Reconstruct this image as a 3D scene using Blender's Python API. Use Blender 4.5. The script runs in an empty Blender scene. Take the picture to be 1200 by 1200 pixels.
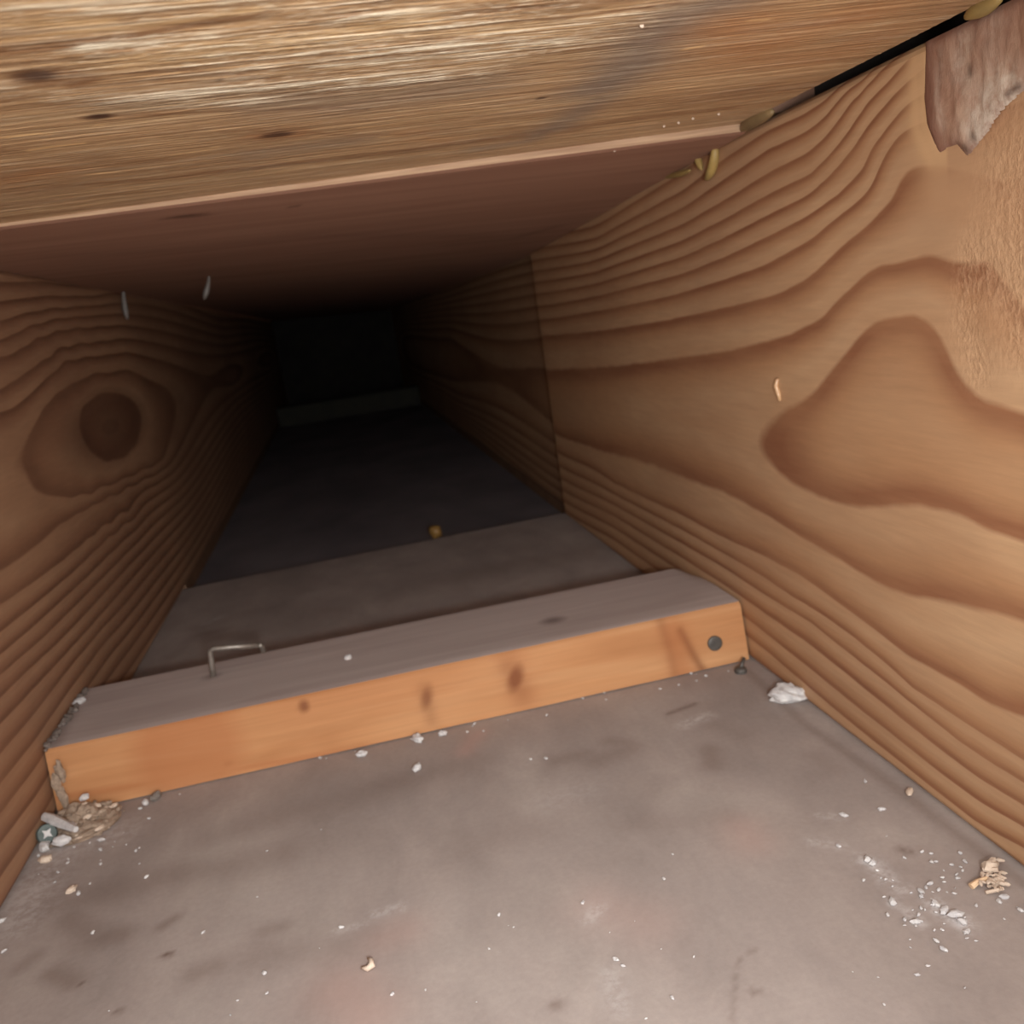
import bpy, math, random
import numpy as np
from mathutils import Vector, noise as mnoise

random.seed(7)
rng = np.random.default_rng(11)
S = bpy.context.scene
COL = S.collection

# ------------------------------------------------------------------ camera, world, light, exposure
W = 0.368                      # clear width of the joist bay (m)
TOP = 0.2697                   # joist height
ZN = TOP + 0.0016              # underside of the near plywood sheet: a gap is left over the right joist
YAW, PITCH, ROLL = 0.16531, -0.22475, -0.14908
CX, CZ, FPX = 0.17380, 0.20959, 1050.0
_f = np.array([math.sin(YAW) * math.cos(PITCH), math.cos(YAW) * math.cos(PITCH), math.sin(PITCH)])
_r0 = np.array([math.cos(YAW), -math.sin(YAW), 0.0])
_u0 = np.cross(_r0, _f)
CR = math.cos(ROLL) * _r0 + math.sin(ROLL) * _u0
CU = -math.sin(ROLL) * _r0 + math.cos(ROLL) * _u0
CP = np.array([CX, 0.0, CZ])

cd = bpy.data.cameras.new('camera')
cam = bpy.data.objects.new('camera', cd)
COL.objects.link(cam)
from mathutils import Matrix
cam.matrix_world = Matrix(((CR[0], CU[0], -_f[0], CP[0]), (CR[1], CU[1], -_f[1], CP[1]),
                           (CR[2], CU[2], -_f[2], CP[2]), (0, 0, 0, 1)))
cd.sensor_width = 36.0
cd.lens = 36.0 * FPX / 1200.0
cd.clip_start = 0.005
cd.dof.use_dof = True
cd.dof.focus_distance = 0.26
cd.dof.aperture_fstop = 22.0
S.camera = cam

S.view_settings.view_transform = 'Standard'
S.view_settings.look = 'None'
S.view_settings.gamma = 1.0
S.view_settings.exposure = 0.0
S.view_settings.use_curve_mapping = False

world = bpy.data.worlds.new('world')
S.world = world
world.use_nodes = True
world.node_tree.nodes['Background'].inputs[0].default_value = (1.0, 1.0, 1.0, 1)
world.node_tree.nodes['Background'].inputs[1].default_value = 2.55

ld = bpy.data.lights.new('torch', 'SPOT')
ld.spot_size = math.radians(84)
ld.spot_blend = 1.0
ld.shadow_soft_size = 0.016
ld.energy = 6.8
ld.color = (0.98, 1.0, 1.0)
torch = bpy.data.objects.new('torch', ld)
torch.location = (0.195, -0.07, 0.203)
torch.rotation_euler = (math.radians(90 - 10), 0, math.radians(-2))   # shines along +Y into the bay
COL.objects.link(torch)


# ------------------------------------------------------------------ helpers
def un(px, py, ax, val):
    """Point of the plane {axis ax = val} that the photograph shows at (px, py)."""
    d = _f + (px - 600.0) / FPX * CR - (py - 600.0) / FPX * CU
    return CP + d * (val - CP[ax]) / d[ax]


def fl(px, py, z=0.0):
    return un(px, py, 2, z)


class MB:
    def __init__(s):
        s.v, s.f, s.m, s.n = [], [], [], 0

    def add(s, vs, fs, mi=0):
        vs = np.asarray(vs, float)
        s.v.append(vs)
        s.f += [tuple(i + s.n for i in q) for q in fs]
        s.m += [mi] * len(fs)
        s.n += len(vs)
        return s

    def box(s, a, b, mi=0):
        (x0, y0, z0), (x1, y1, z1) = a, b
        vs = [(x, y, z) for z in (z0, z1) for y in (y0, y1) for x in (x0, x1)]
        return s.add(vs, [(0, 2, 3, 1), (4, 5, 7, 6), (0, 1, 5, 4), (2, 6, 7, 3), (0, 4, 6, 2), (1, 3, 7, 5)], mi)

    def grid(s, P, mi=0, flip=False):
        """P: array (nu, nv, 3)."""
        nu, nv = P.shape[:2]
        i = np.arange(nu * nv).reshape(nu, nv)
        q = np.stack([i[:-1, :-1], i[1:, :-1], i[1:, 1:], i[:-1, 1:]], -1).reshape(-1, 4)
        if flip:
            q = q[:, ::-1]
        return s.add(P.reshape(-1, 3), q.tolist(), mi)

    def tube(s, pts, rad, seg=10, mi=0, cap=True):
        pts = [Vector(p) for p in pts]
        rad = rad if hasattr(rad, '__len__') else [rad] * len(pts)
        rings, prev = [], None
        for k, p in enumerate(pts):
            t = (pts[min(k + 1, len(pts) - 1)] - pts[max(k - 1, 0)]).normalized()
            a = (prev - prev.dot(t) * t).normalized() if prev is not None else t.orthogonal().normalized()
            prev = a
            b = t.cross(a)
            rings.append([tuple(p + rad[k] * (math.cos(q) * a + math.sin(q) * b))
                          for q in [2 * math.pi * j / seg for j in range(seg)]])
        vs = [v for r in rings for v in r]
        fs = [(k * seg + j, k * seg + (j + 1) % seg, (k + 1) * seg + (j + 1) % seg, (k + 1) * seg + j)
              for k in range(len(pts) - 1) for j in range(seg)]
        if cap:
            fs.append(tuple(range(seg))[::-1])
            fs.append(tuple((len(pts) - 1) * seg + j for j in range(seg)))
        return s.add(vs, fs, mi)

    def chunk(s, c, r, sx=1, sy=1, sz=1, rot=0.0, rough=0.35, seed=0, n=(7, 10), mi=0, tilt=0.0):
        """An irregular faceted lump around c."""
        nt, npn = n
        vs, fs = [], []
        o = Vector((seed * 3.17, seed * 1.3, seed * 7.7))
        for a in range(nt + 1):
            th = math.pi * a / nt
            for b in range(npn):
                ph = 2 * math.pi * b / npn
                d = Vector((math.sin(th) * math.cos(ph), math.sin(th) * math.sin(ph), math.cos(th)))
                k = r * (1 + rough * mnoise.noise(d * 1.7 + o) + rough * .5 * mnoise.noise(d * 4.1 + o))
                x, y, z = d.x * sx * k, d.y * sy * k, d.z * sz * k
                x, z = x * math.cos(tilt) - z * math.sin(tilt), x * math.sin(tilt) + z * math.cos(tilt)
                vs.append((c[0] + x * math.cos(rot) - y * math.sin(rot), c[1] + x * math.sin(rot) + y * math.cos(rot), c[2] + z))
        for a in range(nt):
            for b in range(npn):
                fs.append((a * npn + b, (a + 1) * npn + b, (a + 1) * npn + (b + 1) % npn, a * npn + (b + 1) % npn))
        return s.add(vs, fs, mi)

    def build(s, name, mats, parent=None, loc=None, smooth=False, attrs=None, bevel=0.0):
        V = np.concatenate(s.v)
        if loc is not None:
            V = V - np.asarray(loc, float)
        me = bpy.data.meshes.new(name)
        me.from_pydata(V.tolist(), [], s.f)
        for m in (mats if isinstance(mats, (list, tuple)) else [mats]):
            me.materials.append(m)
        me.polygons.foreach_set('material_index', s.m)
        me.polygons.foreach_set('use_smooth', [bool(smooth)] * len(s.f))
        for k, a in (attrs or {}).items():
            at = me.attributes.new(k, 'FLOAT', 'POINT')
            full = np.zeros(len(V), np.float32)
            full[:len(a)] = a
            at.data.foreach_set('value', full)
        me.update()
        o = bpy.data.objects.new(name, me)
        COL.objects.link(o)
        if loc is not None:
            o.location = loc
        if parent is not None:
            o.parent = parent
            o.matrix_parent_inverse = Matrix.Translation(-Vector(parent.location))
        if bevel:
            b = o.modifiers.new('bevel', 'BEVEL')
            b.width = bevel
            b.segments = 2
            b.limit_method = 'ANGLE'
        return o


def tag(o, label, cat, group=None, kind=None):
    if label:
        o['label'] = label
    if cat:
        o['category'] = cat
    if group:
        o['group'] = group
    if kind:
        o['kind'] = kind
    return o


def empty(name, loc):
    o = bpy.data.objects.new(name, None)
    o.empty_display_size = 0.02
    o.location = loc
    COL.objects.link(o)
    return o


def srgb(r, g, b):
    f = lambda c: ((c / 255 + 0.055) / 1.055) ** 2.4 if c > 10 else c / 255 / 12.92
    return (f(r), f(g), f(b), 1.0)


def seg_dist(P, A, B):
    d = B - A
    t = np.clip(((P - A) @ d) / (d @ d + 1e-12), 0, 1)
    return np.hypot(*(P - A - t[:, None] * d).T)


def stroke(P, pts, sig, amp=1.0):
    """Soft line along a polyline, as a value for every 2-D point of P."""
    pts = np.asarray(pts, float)
    if len(pts) == 1:
        D = np.hypot(*(P - pts[0]).T)
    else:
        D = np.min([seg_dist(P, pts[i], pts[i + 1]) for i in range(len(pts) - 1)], axis=0)
    return amp * np.exp(-(D / sig) ** 2)


def ell(P, c, a, b, rot=0.0, amp=1.0, soft=0.35):
    """Soft-edged ellipse value."""
    q = P - np.asarray(c)
    x = q[:, 0] * math.cos(rot) + q[:, 1] * math.sin(rot)
    y = -q[:, 0] * math.sin(rot) + q[:, 1] * math.cos(rot)
    r = np.sqrt((x / a) ** 2 + (y / b) ** 2)
    return amp * np.clip((1 + soft - r) / (2 * soft), 0, 1)


def in_poly(P, poly):
    poly = np.asarray(poly)
    ins = np.zeros(len(P), bool)
    j = len(poly) - 1
    for i in range(len(poly)):
        a, b = poly[i], poly[j]
        c = (a[1] > P[:, 1]) != (b[1] > P[:, 1])
        ins ^= c & (P[:, 0] < (b[0] - a[0]) * (P[:, 1] - a[1]) / (b[1] - a[1] + 1e-15) + a[0])
        j = i
    D = np.min([seg_dist(P, poly[i], poly[(i + 1) % len(poly)]) for i in range(len(poly))], axis=0)
    return np.where(ins, D, -D)


# ------------------------------------------------------------------ materials
class NT:
    def __init__(s, name):
        s.mat = bpy.data.materials.new(name)
        s.mat.use_nodes = True
        s.t = s.mat.node_tree
        s.b = s.t.nodes['Principled BSDF']
        s.tc = s.t.nodes.new('ShaderNodeTexCoord')

    def link(s, a, b):
        s.t.links.new(a, b)

    def node(s, typ, **kw):
        n = s.t.nodes.new(typ)
        for k, v in kw.items():
            setattr(n, k, v)
        return n

    def val(s, sock, v):
        if isinstance(v, bpy.types.NodeSocket):
            s.link(v, sock)
        else:
            sock.default_value = v

    def noise(s, scale, size=1.0, detail=4.0, rough=0.55, dist=0.0):
        m = s.node('ShaderNodeMapping')
        s.link(s.tc.outputs['Object'], m.inputs['Vector'])
        m.inputs['Scale'].default_value = scale
        n = s.node('ShaderNodeTexNoise')
        s.link(m.outputs[0], n.inputs['Vector'])
        n.inputs['Scale'].default_value = size
        n.inputs['Detail'].default_value = detail
        n.inputs['Roughness'].default_value = rough
        n.inputs['Distortion'].default_value = dist
        return n.outputs['Fac']

    def attr(s, name):
        n = s.node('ShaderNodeAttribute')
        n.attribute_name = name
        return n.outputs['Fac']

    def math(s, op, a, b=0.0, c=0.0, clamp=False):
        n = s.node('ShaderNodeMath', operation=op, use_clamp=clamp)
        s.val(n.inputs[0], a)
        s.val(n.inputs[1], b)
        s.val(n.inputs[2], c)
        return n.outputs[0]

    def ramp(s, fac, stops):
        n = s.node('ShaderNodeValToRGB')
        s.link(fac, n.inputs[0])
        e = n.color_ramp.elements
        while len(e) < len(stops):
            e.new(0.5)
        for k, (p, c) in enumerate(stops):
            e[k].position = p
            e[k].color = c if hasattr(c, '__len__') else (c, c, c, 1)
        return n.outputs[0]

    def mix(s, fac, a, b, mode='MIX'):
        n = s.node('ShaderNodeMix', data_type='RGBA', blend_type=mode)
        s.val(n.inputs[0], fac)
        s.val(n.inputs[6], a)
        s.val(n.inputs[7], b)
        return n.outputs[2]

    def bump(s, h, strength, dist, normal=None):
        n = s.node('ShaderNodeBump')
        n.inputs['Strength'].default_value = strength
        n.inputs['Distance'].default_value = dist
        s.link(h, n.inputs['Height'])
        if normal is not None:
            s.link(normal, n.inputs['Normal'])
        return n.outputs[0]

    def done(s, color, rough=0.7, normal=None, spec=0.35, metal=0.0):
        s.val(s.b.inputs['Base Color'], color)
        s.val(s.b.inputs['Roughness'], rough)
        s.b.inputs['Specular IOR Level'].default_value = spec
        s.b.inputs['Metallic'].default_value = metal
        if normal is not None:
            s.link(normal, s.b.inputs['Normal'])
        return s.mat


def joist_mat(name, light, mid, dark, wob=0.07):
    t = NT(name)
    ring = t.attr('ring')
    w = t.noise((1, 1, 1), 60, 3)
    f = t.math('FRACT', t.math('ADD', ring, t.math('MULTIPLY', t.math('SUBTRACT', w, 0.5), wob)))
    c = t.ramp(f, [(0.0, light), (0.02, light), (0.30, light), (0.62, mid), (0.83, dark), (0.93, dark), (1.0, light)])
    fib = t.noise((420, 40, 420), 1, 4, 0.6)
    vary = t.noise((22, 9, 60), 1, 3)
    c = t.mix(t.ramp(vary, [(0.35, 0.0), (0.75, 0.55)]), c, mid)
    c = t.mix(1.0, c, t.ramp(fib, [(0.25, 0.90), (0.7, 1.03)]), 'MULTIPLY')
    big = t.noise((10, 5, 10), 1, 3)
    c = t.mix(1.0, c, t.ramp(big, [(0.3, (0.88, 0.86, 0.86, 1)), (0.7, (1.06, 1.06, 1.03, 1))]), 'MULTIPLY')
    pale = t.attr('pale')                       # pale sapwood halo around the bark pocket
    c = t.mix(t.math('MULTIPLY', pale, 0.85), c, srgb(214, 174, 130))
    c = t.mix(t.math('MULTIPLY', t.attr('plainw'), 0.85), c, t.mix(0.45, light, mid))
    torn = t.attr('torn')                       # coarse torn fibres
    tn = t.noise((900, 420, 300), 1, 3, 0.7)
    c = t.mix(t.math('MULTIPLY', torn, t.ramp(tn, [(0.42, 0.0), (0.62, 0.40)])), c, srgb(214, 172, 134))
    c = t.mix(t.attr('knot'), c, srgb(84, 54, 40))
    h = t.math('ADD', t.math('MULTIPLY', fib, 0.2), t.math('MULTIPLY', t.math('MULTIPLY', tn, torn), 1.0))
    n = t.bump(h, 0.5, 0.0012)
    return t.done(c, 0.62, n, 0.3)


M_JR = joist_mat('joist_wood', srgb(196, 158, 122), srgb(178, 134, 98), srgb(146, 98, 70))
M_JF = joist_mat('joist_wood_shaded', srgb(188, 150, 116), srgb(168, 127, 94), srgb(136, 94, 68))  # joist wood copy toned darker to imitate shade deep in the bay
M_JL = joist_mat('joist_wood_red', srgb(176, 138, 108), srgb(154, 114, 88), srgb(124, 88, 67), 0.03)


def mk_ply():
    t = NT('plywood_face')
    fine = t.noise((40, 620, 620), 1, 4, 0.65)
    fib = t.noise((26, 330, 330), 1, 3, 0.6)
    med = t.noise((5, 120, 120), 1, 4, 0.55, 0.4)
    big = t.noise((4, 22, 20), 1, 3)
    glint_fuzz = t.attr('glint_fuzz')
    c = t.ramp(med, [(0.25, srgb(166, 128, 92)), (0.5, srgb(196, 158, 116)), (0.72, srgb(216, 182, 138))])
    c = t.mix(1.0, c, t.ramp(fine, [(0.3, 0.70), (0.62, 1.08)]), 'MULTIPLY')
    c = t.mix(1.0, c, t.ramp(big, [(0.3, (0.84, 0.82, 0.8, 1)), (0.7, (1.05, 1.05, 1.05, 1))]), 'MULTIPLY')
    c = t.mix(t.attr('grain'), c, srgb(128, 84, 52))
    c = t.mix(t.attr('gray'), c, srgb(128, 118, 110))
    c = t.mix(t.attr('orange'), c, srgb(184, 126, 80))
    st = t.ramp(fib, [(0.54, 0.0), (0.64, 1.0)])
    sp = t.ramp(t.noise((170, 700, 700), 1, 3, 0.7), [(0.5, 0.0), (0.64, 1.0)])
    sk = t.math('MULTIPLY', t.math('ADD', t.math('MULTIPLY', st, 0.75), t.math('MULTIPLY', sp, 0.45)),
                t.math('ADD', 0.2, t.math('MULTIPLY', glint_fuzz, 1.3)), clamp=True)
    c = t.mix(sk, c, srgb(250, 234, 204))  # glare of the plywood painted as near-white glints, densest in the fibrous zone
    c = t.mix(t.attr('light'), c, srgb(238, 196, 138))  # pale fibres; the broad streak adds to the painted glare
    c = t.mix(t.attr('knot'), c, srgb(74, 46, 32))
    h = t.math('ADD', t.math('MULTIPLY', fine, 0.7), t.math('MULTIPLY', fib, 0.9))
    h = t.math('MULTIPLY', h, t.math('ADD', 0.45, t.math('MULTIPLY', glint_fuzz, 1.5)))
    n = t.bump(h, 1.0, 0.0022)
    return t.done(c, t.ramp(fine, [(0.3, 0.5), (0.7, 0.36)]), n, 0.5)


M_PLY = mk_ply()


def mk_ply2():
    t = NT('plywood_pink')
    med = t.noise((5, 60, 60), 1, 4, 0.55, 0.4)
    c = t.ramp(med, [(0.25, srgb(146, 106, 86)), (0.75, srgb(172, 132, 110))])
    c = t.mix(t.attr('knot'), c, srgb(84, 56, 44))
    n = t.bump(t.noise((20, 500, 500), 1, 3), 0.3, 0.0008)
    return t.done(c, 0.7, n, 0.25)


M_PLY2 = mk_ply2()


def mk_edge():
    t = NT('plywood_edge')
    c = t.ramp(t.noise((30, 10, 900), 1, 3), [(0.3, srgb(150, 118, 92)), (0.7, srgb(186, 154, 124))])
    return t.done(c, 0.7, None, 0.25)


M_EDGE = mk_edge()


def mk_paper():
    t = NT('drywall_paper')
    big = t.noise((16, 9, 1), 1, 5, 0.6, 0.3)
    fine = t.noise((1, 1, 1), 420, 4, 0.7)
    mid = t.noise((34, 20, 1), 1, 4, 0.6, 0.6)
    c = t.ramp(big, [(0.28, srgb(154, 142, 136)), (0.5, srgb(166, 153, 146)), (0.72, srgb(178, 166, 158))])
    c = t.mix(1.0, c, t.ramp(mid, [(0.3, 0.90), (0.65, 1.04)]), 'MULTIPLY')
    c = t.mix(1.0, c, t.ramp(fine, [(0.25, 0.92), (0.7, 1.04)]), 'MULTIPLY')
    c = t.mix(t.attr('stain_dark'), c, srgb(104, 84, 74))
    c = t.mix(t.attr('pink'), c, srgb(188, 150, 138))
    wn = t.noise((1, 1, 1), 260, 3, 0.75)
    wf = t.math('MULTIPLY', t.attr('white'), t.ramp(wn, [(0.40, 0.15), (0.60, 1.0)]))
    c = t.mix(wf, c, srgb(214, 208, 206))
    n = t.bump(fine, 0.12, 0.0006)
    return t.done(c, 0.82, n, 0.2)


M_PAPER = mk_paper()


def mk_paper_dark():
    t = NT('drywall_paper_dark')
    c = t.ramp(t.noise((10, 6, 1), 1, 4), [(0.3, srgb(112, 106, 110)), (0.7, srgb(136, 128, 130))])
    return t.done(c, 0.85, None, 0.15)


M_PAPER2 = mk_paper_dark()


def mk_core():
    t = NT('gypsum_core')
    c = t.ramp(t.noise((1, 1, 1), 200, 3), [(0.3, srgb(150, 142, 138)), (0.7, srgb(178, 170, 164))])
    return t.done(c, 0.9, None, 0.1)


M_CORE = mk_core()


def mk_block(front):
    t = NT('block_front' if front else 'block_dusty_top')
    fib = t.noise((9, 500, 500), 1, 4, 0.6)
    big = t.noise((9, 60, 60), 1, 3, 0.5, 0.5)
    if front:
        c = t.ramp(big, [(0.28, srgb(172, 118, 76)), (0.5, srgb(186, 132, 88)), (0.72, srgb(196, 146, 102))])
        c = t.mix(1.0, c, t.ramp(fib, [(0.3, 0.92), (0.7, 1.04)]), 'MULTIPLY')
        c = t.mix(t.attr('knot'), c, srgb(104, 58, 34))
        c = t.mix(t.attr('stain_dark'), c, srgb(166, 102, 62))
    else:
        c = t.ramp(big, [(0.28, srgb(176, 160, 154)), (0.72, srgb(192, 178, 172))])
        c = t.mix(1.0, c, t.ramp(fib, [(0.3, 0.93), (0.7, 1.03)]), 'MULTIPLY')
        c = t.mix(t.attr('knot'), c, srgb(98, 84, 80))
        c = t.mix(t.attr('stain_dark'), c, srgb(120, 100, 90))
    n = t.bump(fib, 0.2, 0.0006)
    return t.done(c, 0.7, n, 0.25)


M_BF, M_BT = mk_block(True), mk_block(False)


def plain(name, c0, c1, size=150.0, rough=0.8, spec=0.2, metal=0.0, bump=0.0):
    t = NT(name)
    f = t.noise((1, 1, 1), size, 4, 0.6)
    c = t.ramp(f, [(0.3, c0), (0.7, c1)])
    return t.done(c, rough, t.bump(f, bump, 0.001) if bump else None, spec, metal)


M_WHITE = plain('plaster_white', srgb(182, 178, 178), srgb(218, 214, 210), 300, 0.9, 0.1, 0, 0.3)
M_CREAM = plain('chip_cream', srgb(190, 168, 148), srgb(222, 202, 182), 300, 0.8, 0.2)
M_SPLIT = plain('splinter_wood', srgb(210, 172, 136), srgb(240, 210, 172), 200, 0.7, 0.25)
M_SAW = plain('sawdust', srgb(134, 116, 100), srgb(176, 154, 134), 420, 0.9, 0.1, 0, 0.6)
M_GRAYD = plain('gray_dust', srgb(104, 94, 88), srgb(140, 128, 120), 420, 0.95, 0.05, 0, 0.6)
M_GLUE = plain('glue_yellow', srgb(140, 116, 72), srgb(168, 140, 82), 120, 0.5, 0.4, 0, 0.3)
M_GLUED = plain('glue_olive', srgb(120, 98, 68), srgb(142, 118, 82), 120, 0.55, 0.35, 0, 0.3)
M_GLUEW = plain('glue_pale', srgb(102, 95, 88), srgb(126, 117, 110), 120, 0.4, 0.5)
M_AMBER = plain('amber_resin', srgb(140, 106, 56), srgb(166, 126, 70), 120, 0.4, 0.5)
M_STEEL = plain('dull_steel', srgb(120, 112, 104), srgb(160, 150, 140), 200, 0.45, 0.5, 0.6)
M_NAIL = plain('nail_gray', srgb(74, 70, 66), srgb(100, 94, 88), 200, 0.55, 0.5, 0.3)
M_SCREW = plain('screw_green_gray', srgb(60, 68, 66), srgb(92, 100, 96), 200, 0.5, 0.5, 0.4)
M_BACK = plain('back_board', srgb(52, 48, 46), srgb(66, 60, 56), 30, 0.85, 0.1)  # near-black tone stands in for shade at the bay end and above the gap


def mk_bark():
    t = NT('bark_pocket')
    a = t.noise((110, 150, 60), 1, 5, 0.65, 0.5)
    c = t.ramp(a, [(0.25, srgb(138, 98, 78)), (0.5, srgb(164, 126, 104)), (0.75, srgb(186, 154, 130))])
    c = t.mix(t.math('MULTIPLY', t.attr('rim'), 0.7), c, srgb(122, 82, 68))
    wn = t.noise((1, 1, 1), 330, 4, 0.7)
    c = t.mix(t.math('MULTIPLY', t.attr('mold'), t.ramp(wn, [(0.3, 0.2), (0.6, 0.9)])), c, srgb(206, 190, 172))
    c = t.mix(t.attr('pit'), c, srgb(84, 64, 54))
    n = t.bump(t.math('ADD', a, t.math('MULTIPLY', wn, 0.4)), 0.35, 0.0014)
    return t.done(c, 0.75, n, 0.25)


M_BARK = mk_bark()


# ------------------------------------------------------------------ grain fields traced from the joists
def uv(P):       # joist face point(s) (y, z) -> space for the interpolation
    y, z = P[..., 0], P[..., 1]
    return np.stack([0.30 * np.log(np.maximum(y, 0.02)), z], -1)


def rbf_fit(pts, vals, lam=1e-7):
    X = uv(np.asarray(pts))
    n = len(X)
    r2 = ((X[:, None] - X[None]) ** 2).sum(-1)
    K = 0.5 * r2 * np.log(r2 + 1e-12) + lam * np.eye(n)
    Pm = np.concatenate([np.ones((n, 1)), X], 1)
    A = np.block([[K, Pm], [Pm.T, np.zeros((3, 3))]])
    sol = np.linalg.solve(A, np.concatenate([vals, np.zeros(3)]))
    return X, sol


def rbf_eval(fit, P):
    X, sol = fit
    Q = uv(P)
    out = np.empty(len(Q))
    for i in range(0, len(Q), 20000):
        q = Q[i:i + 20000]
        r2 = (q[:, None, 0] - X[None, :, 0]) ** 2 + (q[:, None, 1] - X[None, :, 1]) ** 2
        out[i:i + 20000] = (0.5 * r2 * np.log(r2 + 1e-12)) @ sol[:-3] + sol[-3] + q @ sol[-2:]
    return out


def trace_field(lines, xplane, extra):
    pts, vals = [], []
    for lev, pl in lines:
        pl = np.asarray(pl, float)
        d = np.concatenate([[0], np.cumsum(np.hypot(*np.diff(pl, axis=0).T))])
        n = max(2, int(d[-1] / 22) + 1)
        for s in np.linspace(0, d[-1], n):
            px, py = np.interp(s, d, pl[:, 0]), np.interp(s, d, pl[:, 1])
            q = un(px, py, 0, xplane)
            pts.append((q[1], q[2]))
            vals.append(lev)
    for (y, z, v) in extra:
        pts.append((y, z))
        vals.append(v)
    return rbf_fit(pts, np.array(vals, float), 2e-6)


RIGHT = [
    (1, [(1200, 480), (1150, 465), (1130, 443), (1108, 400), (1090, 375), (1070, 366), (1035, 370), (1010, 388), (985, 418), (950, 460),
         (905, 486), (888, 503), (888, 528), (902, 546), (925, 567), (965, 587), (1000, 597), (1050, 598), (1080, 596), (1120, 605), (1160, 624), (1200, 638)]),
    (2, [(1200, 356), (1180, 330), (1157, 304), (1125, 305), (1100, 299), (1085, 295), (1062, 304), (1032, 309), (1012, 322), (982, 349), (962, 371),
         (925, 390), (900, 397), (850, 410), (775, 420), (725, 427), (640, 432)]),
    (3, [(1068, 196), (1057, 200), (1050, 225), (1035, 243), (1017, 262), (987, 287), (950, 322), (920, 339), (900, 347), (837, 362), (775, 375), (700, 387), (640, 392)]),
    (4, [(1052, 160), (1032, 188), (1025, 212), (1007, 233), (982, 253), (950, 279), (900, 308), (850, 326), (790, 345), (720, 360), (650, 372)]),
    (5, [(1047, 140), (1022, 172), (1010, 198), (985, 225), (950, 250), (900, 276), (850, 300), (800, 320), (700, 346)]),
    (6, [(1046, 112), (1020, 142), (1000, 172), (980, 196), (950, 226), (900, 251), (850, 277), (800, 300), (700, 331)]),
    (7, [(1040, 96), (1018, 118), (995, 152), (975, 178), (950, 203), (900, 227), (850, 255), (800, 281), (700, 317)]),
    (8, [(1030, 84), (1000, 116), (975, 150), (950, 176), (900, 202), (850, 233), (800, 262), (700, 303)]),
    (9, [(1012, 92), (990, 108), (965, 138), (940, 156), (900, 174), (850, 208), (800, 243), (700, 290)]),
    (10, [(972, 112), (945, 132), (900, 152), (850, 184), (800, 222), (700, 277)]),
    (2, [(655, 512), (705, 530), (760, 545), (800, 562), (850, 580), (900, 606), (932, 627), (975, 652), (1007, 672), (1035, 690), (1062, 700),
         (1100, 707), (1150, 717), (1200, 732)]),
    (3, [(720, 567), (750, 582), (800, 605), (840, 627), (900, 655), (937, 675), (975, 702), (1020, 735), (1060, 767), (1100, 790), (1137, 812), (1165, 830), (1200, 842)]),
    (4, [(720, 580), (800, 622), (850, 650), (900, 680), (925, 698), (962, 720), (1000, 747), (1040, 780), (1070, 807), (1112, 835), (1150, 860), (1200, 892)]),
    (5, [(720, 593), (800, 638), (850, 667), (900, 700), (950, 730), (987, 760), (1025, 790), (1075, 830), (1125, 870), (1162, 895), (1200, 918)]),
    (6, [(720, 606), (800, 655), (850, 687), (900, 722), (950, 757), (1000, 797), (1050, 838), (1100, 878), (1150, 915), (1200, 945)]),
    (7, [(720, 620), (800, 672), (850, 706), (900, 745), (950, 785), (1000, 826), (1050, 865), (1100, 905), (1150, 942), (1200, 970)]),
    (8, [(720, 634), (800, 690), (850, 726), (900, 765), (950, 808), (1000, 850), (1050, 890), (1100, 930), (1150, 968), (1200, 995)]),
    (1.45, [(655, 470), (690, 472)]), (1.3, [(740, 475), (790, 482)]), (1.12, [(840, 490), (868, 503)]),
    (0.5, [(985, 500), (1040, 450), (1070, 470), (1110, 530), (1200, 550)]),
    (1.35, [(1150, 400), (1200, 430)]), (2.4, [(1100, 250), (1150, 260), (1200, 290)]), (3.2, [(1180, 190), (1200, 180)]),
]
LEFT = [
    (1, [(92, 497), (97, 475), (110, 462), (130, 458), (152, 463), (166, 480), (168, 500), (160, 525), (140, 540), (118, 541), (100, 525), (92, 497)]),
    (0.3, [(130, 500)]),
    (1.55, [(55, 540), (70, 500), (85, 470), (112, 446), (150, 444), (182, 468), (188, 505), (175, 545), (130, 562), (80, 562), (55, 540)]),
    (2, [(6, 556), (30, 515), (48, 480), (68, 457), (96, 441), (150, 432), (190, 450)]),
    (2, [(6, 556), (32, 560), (42, 578), (75, 586), (105, 581), (140, 564), (190, 540)]),
    (3, [(0, 482), (25, 470), (50, 447), (75, 422), (100, 417), (150, 412)]),
    (4, [(0, 455), (25, 440), (50, 422), (82, 405), (112, 400), (150, 396)]),
    (5, [(0, 417), (25, 407), (50, 390), (82, 383), (140, 380)]),
    (6, [(0, 397), (37, 382), (62, 373), (120, 368)]),
    (7, [(0, 375), (32, 365), (100, 358)]),
    (8, [(0, 352), (50, 346), (110, 346)]),
    (3, [(0, 670), (25, 655), (50, 635), (75, 612), (100, 597), (137, 577), (190, 552)]),
    (4, [(0, 710), (37, 685), (75, 657), (105, 632), (150, 600)]),
    (5, [(0, 742), (50, 702), (87, 670), (125, 632), (165, 598)]),
    (6, [(0, 768), (37, 737), (75, 702), (100, 679), (150, 630)]),
    (7, [(0, 792), (50, 749), (87, 712), (130, 668)]),
    (8, [(0, 819), (32, 787), (75, 747), (105, 715), (150, 665)]),
    (9, [(0, 850), (50, 797), (100, 742), (150, 685)]),
    (10, [(0, 885), (40, 838), (80, 785), (120, 737)]),
    (11, [(0, 920), (40, 870), (80, 812), (120, 758)]),
    (12, [(0, 955), (40, 903), (80, 840)]),
    (13, [(0, 990), (40, 937)]),
    (14, [(0, 1030), (30, 986)]),
]
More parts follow.
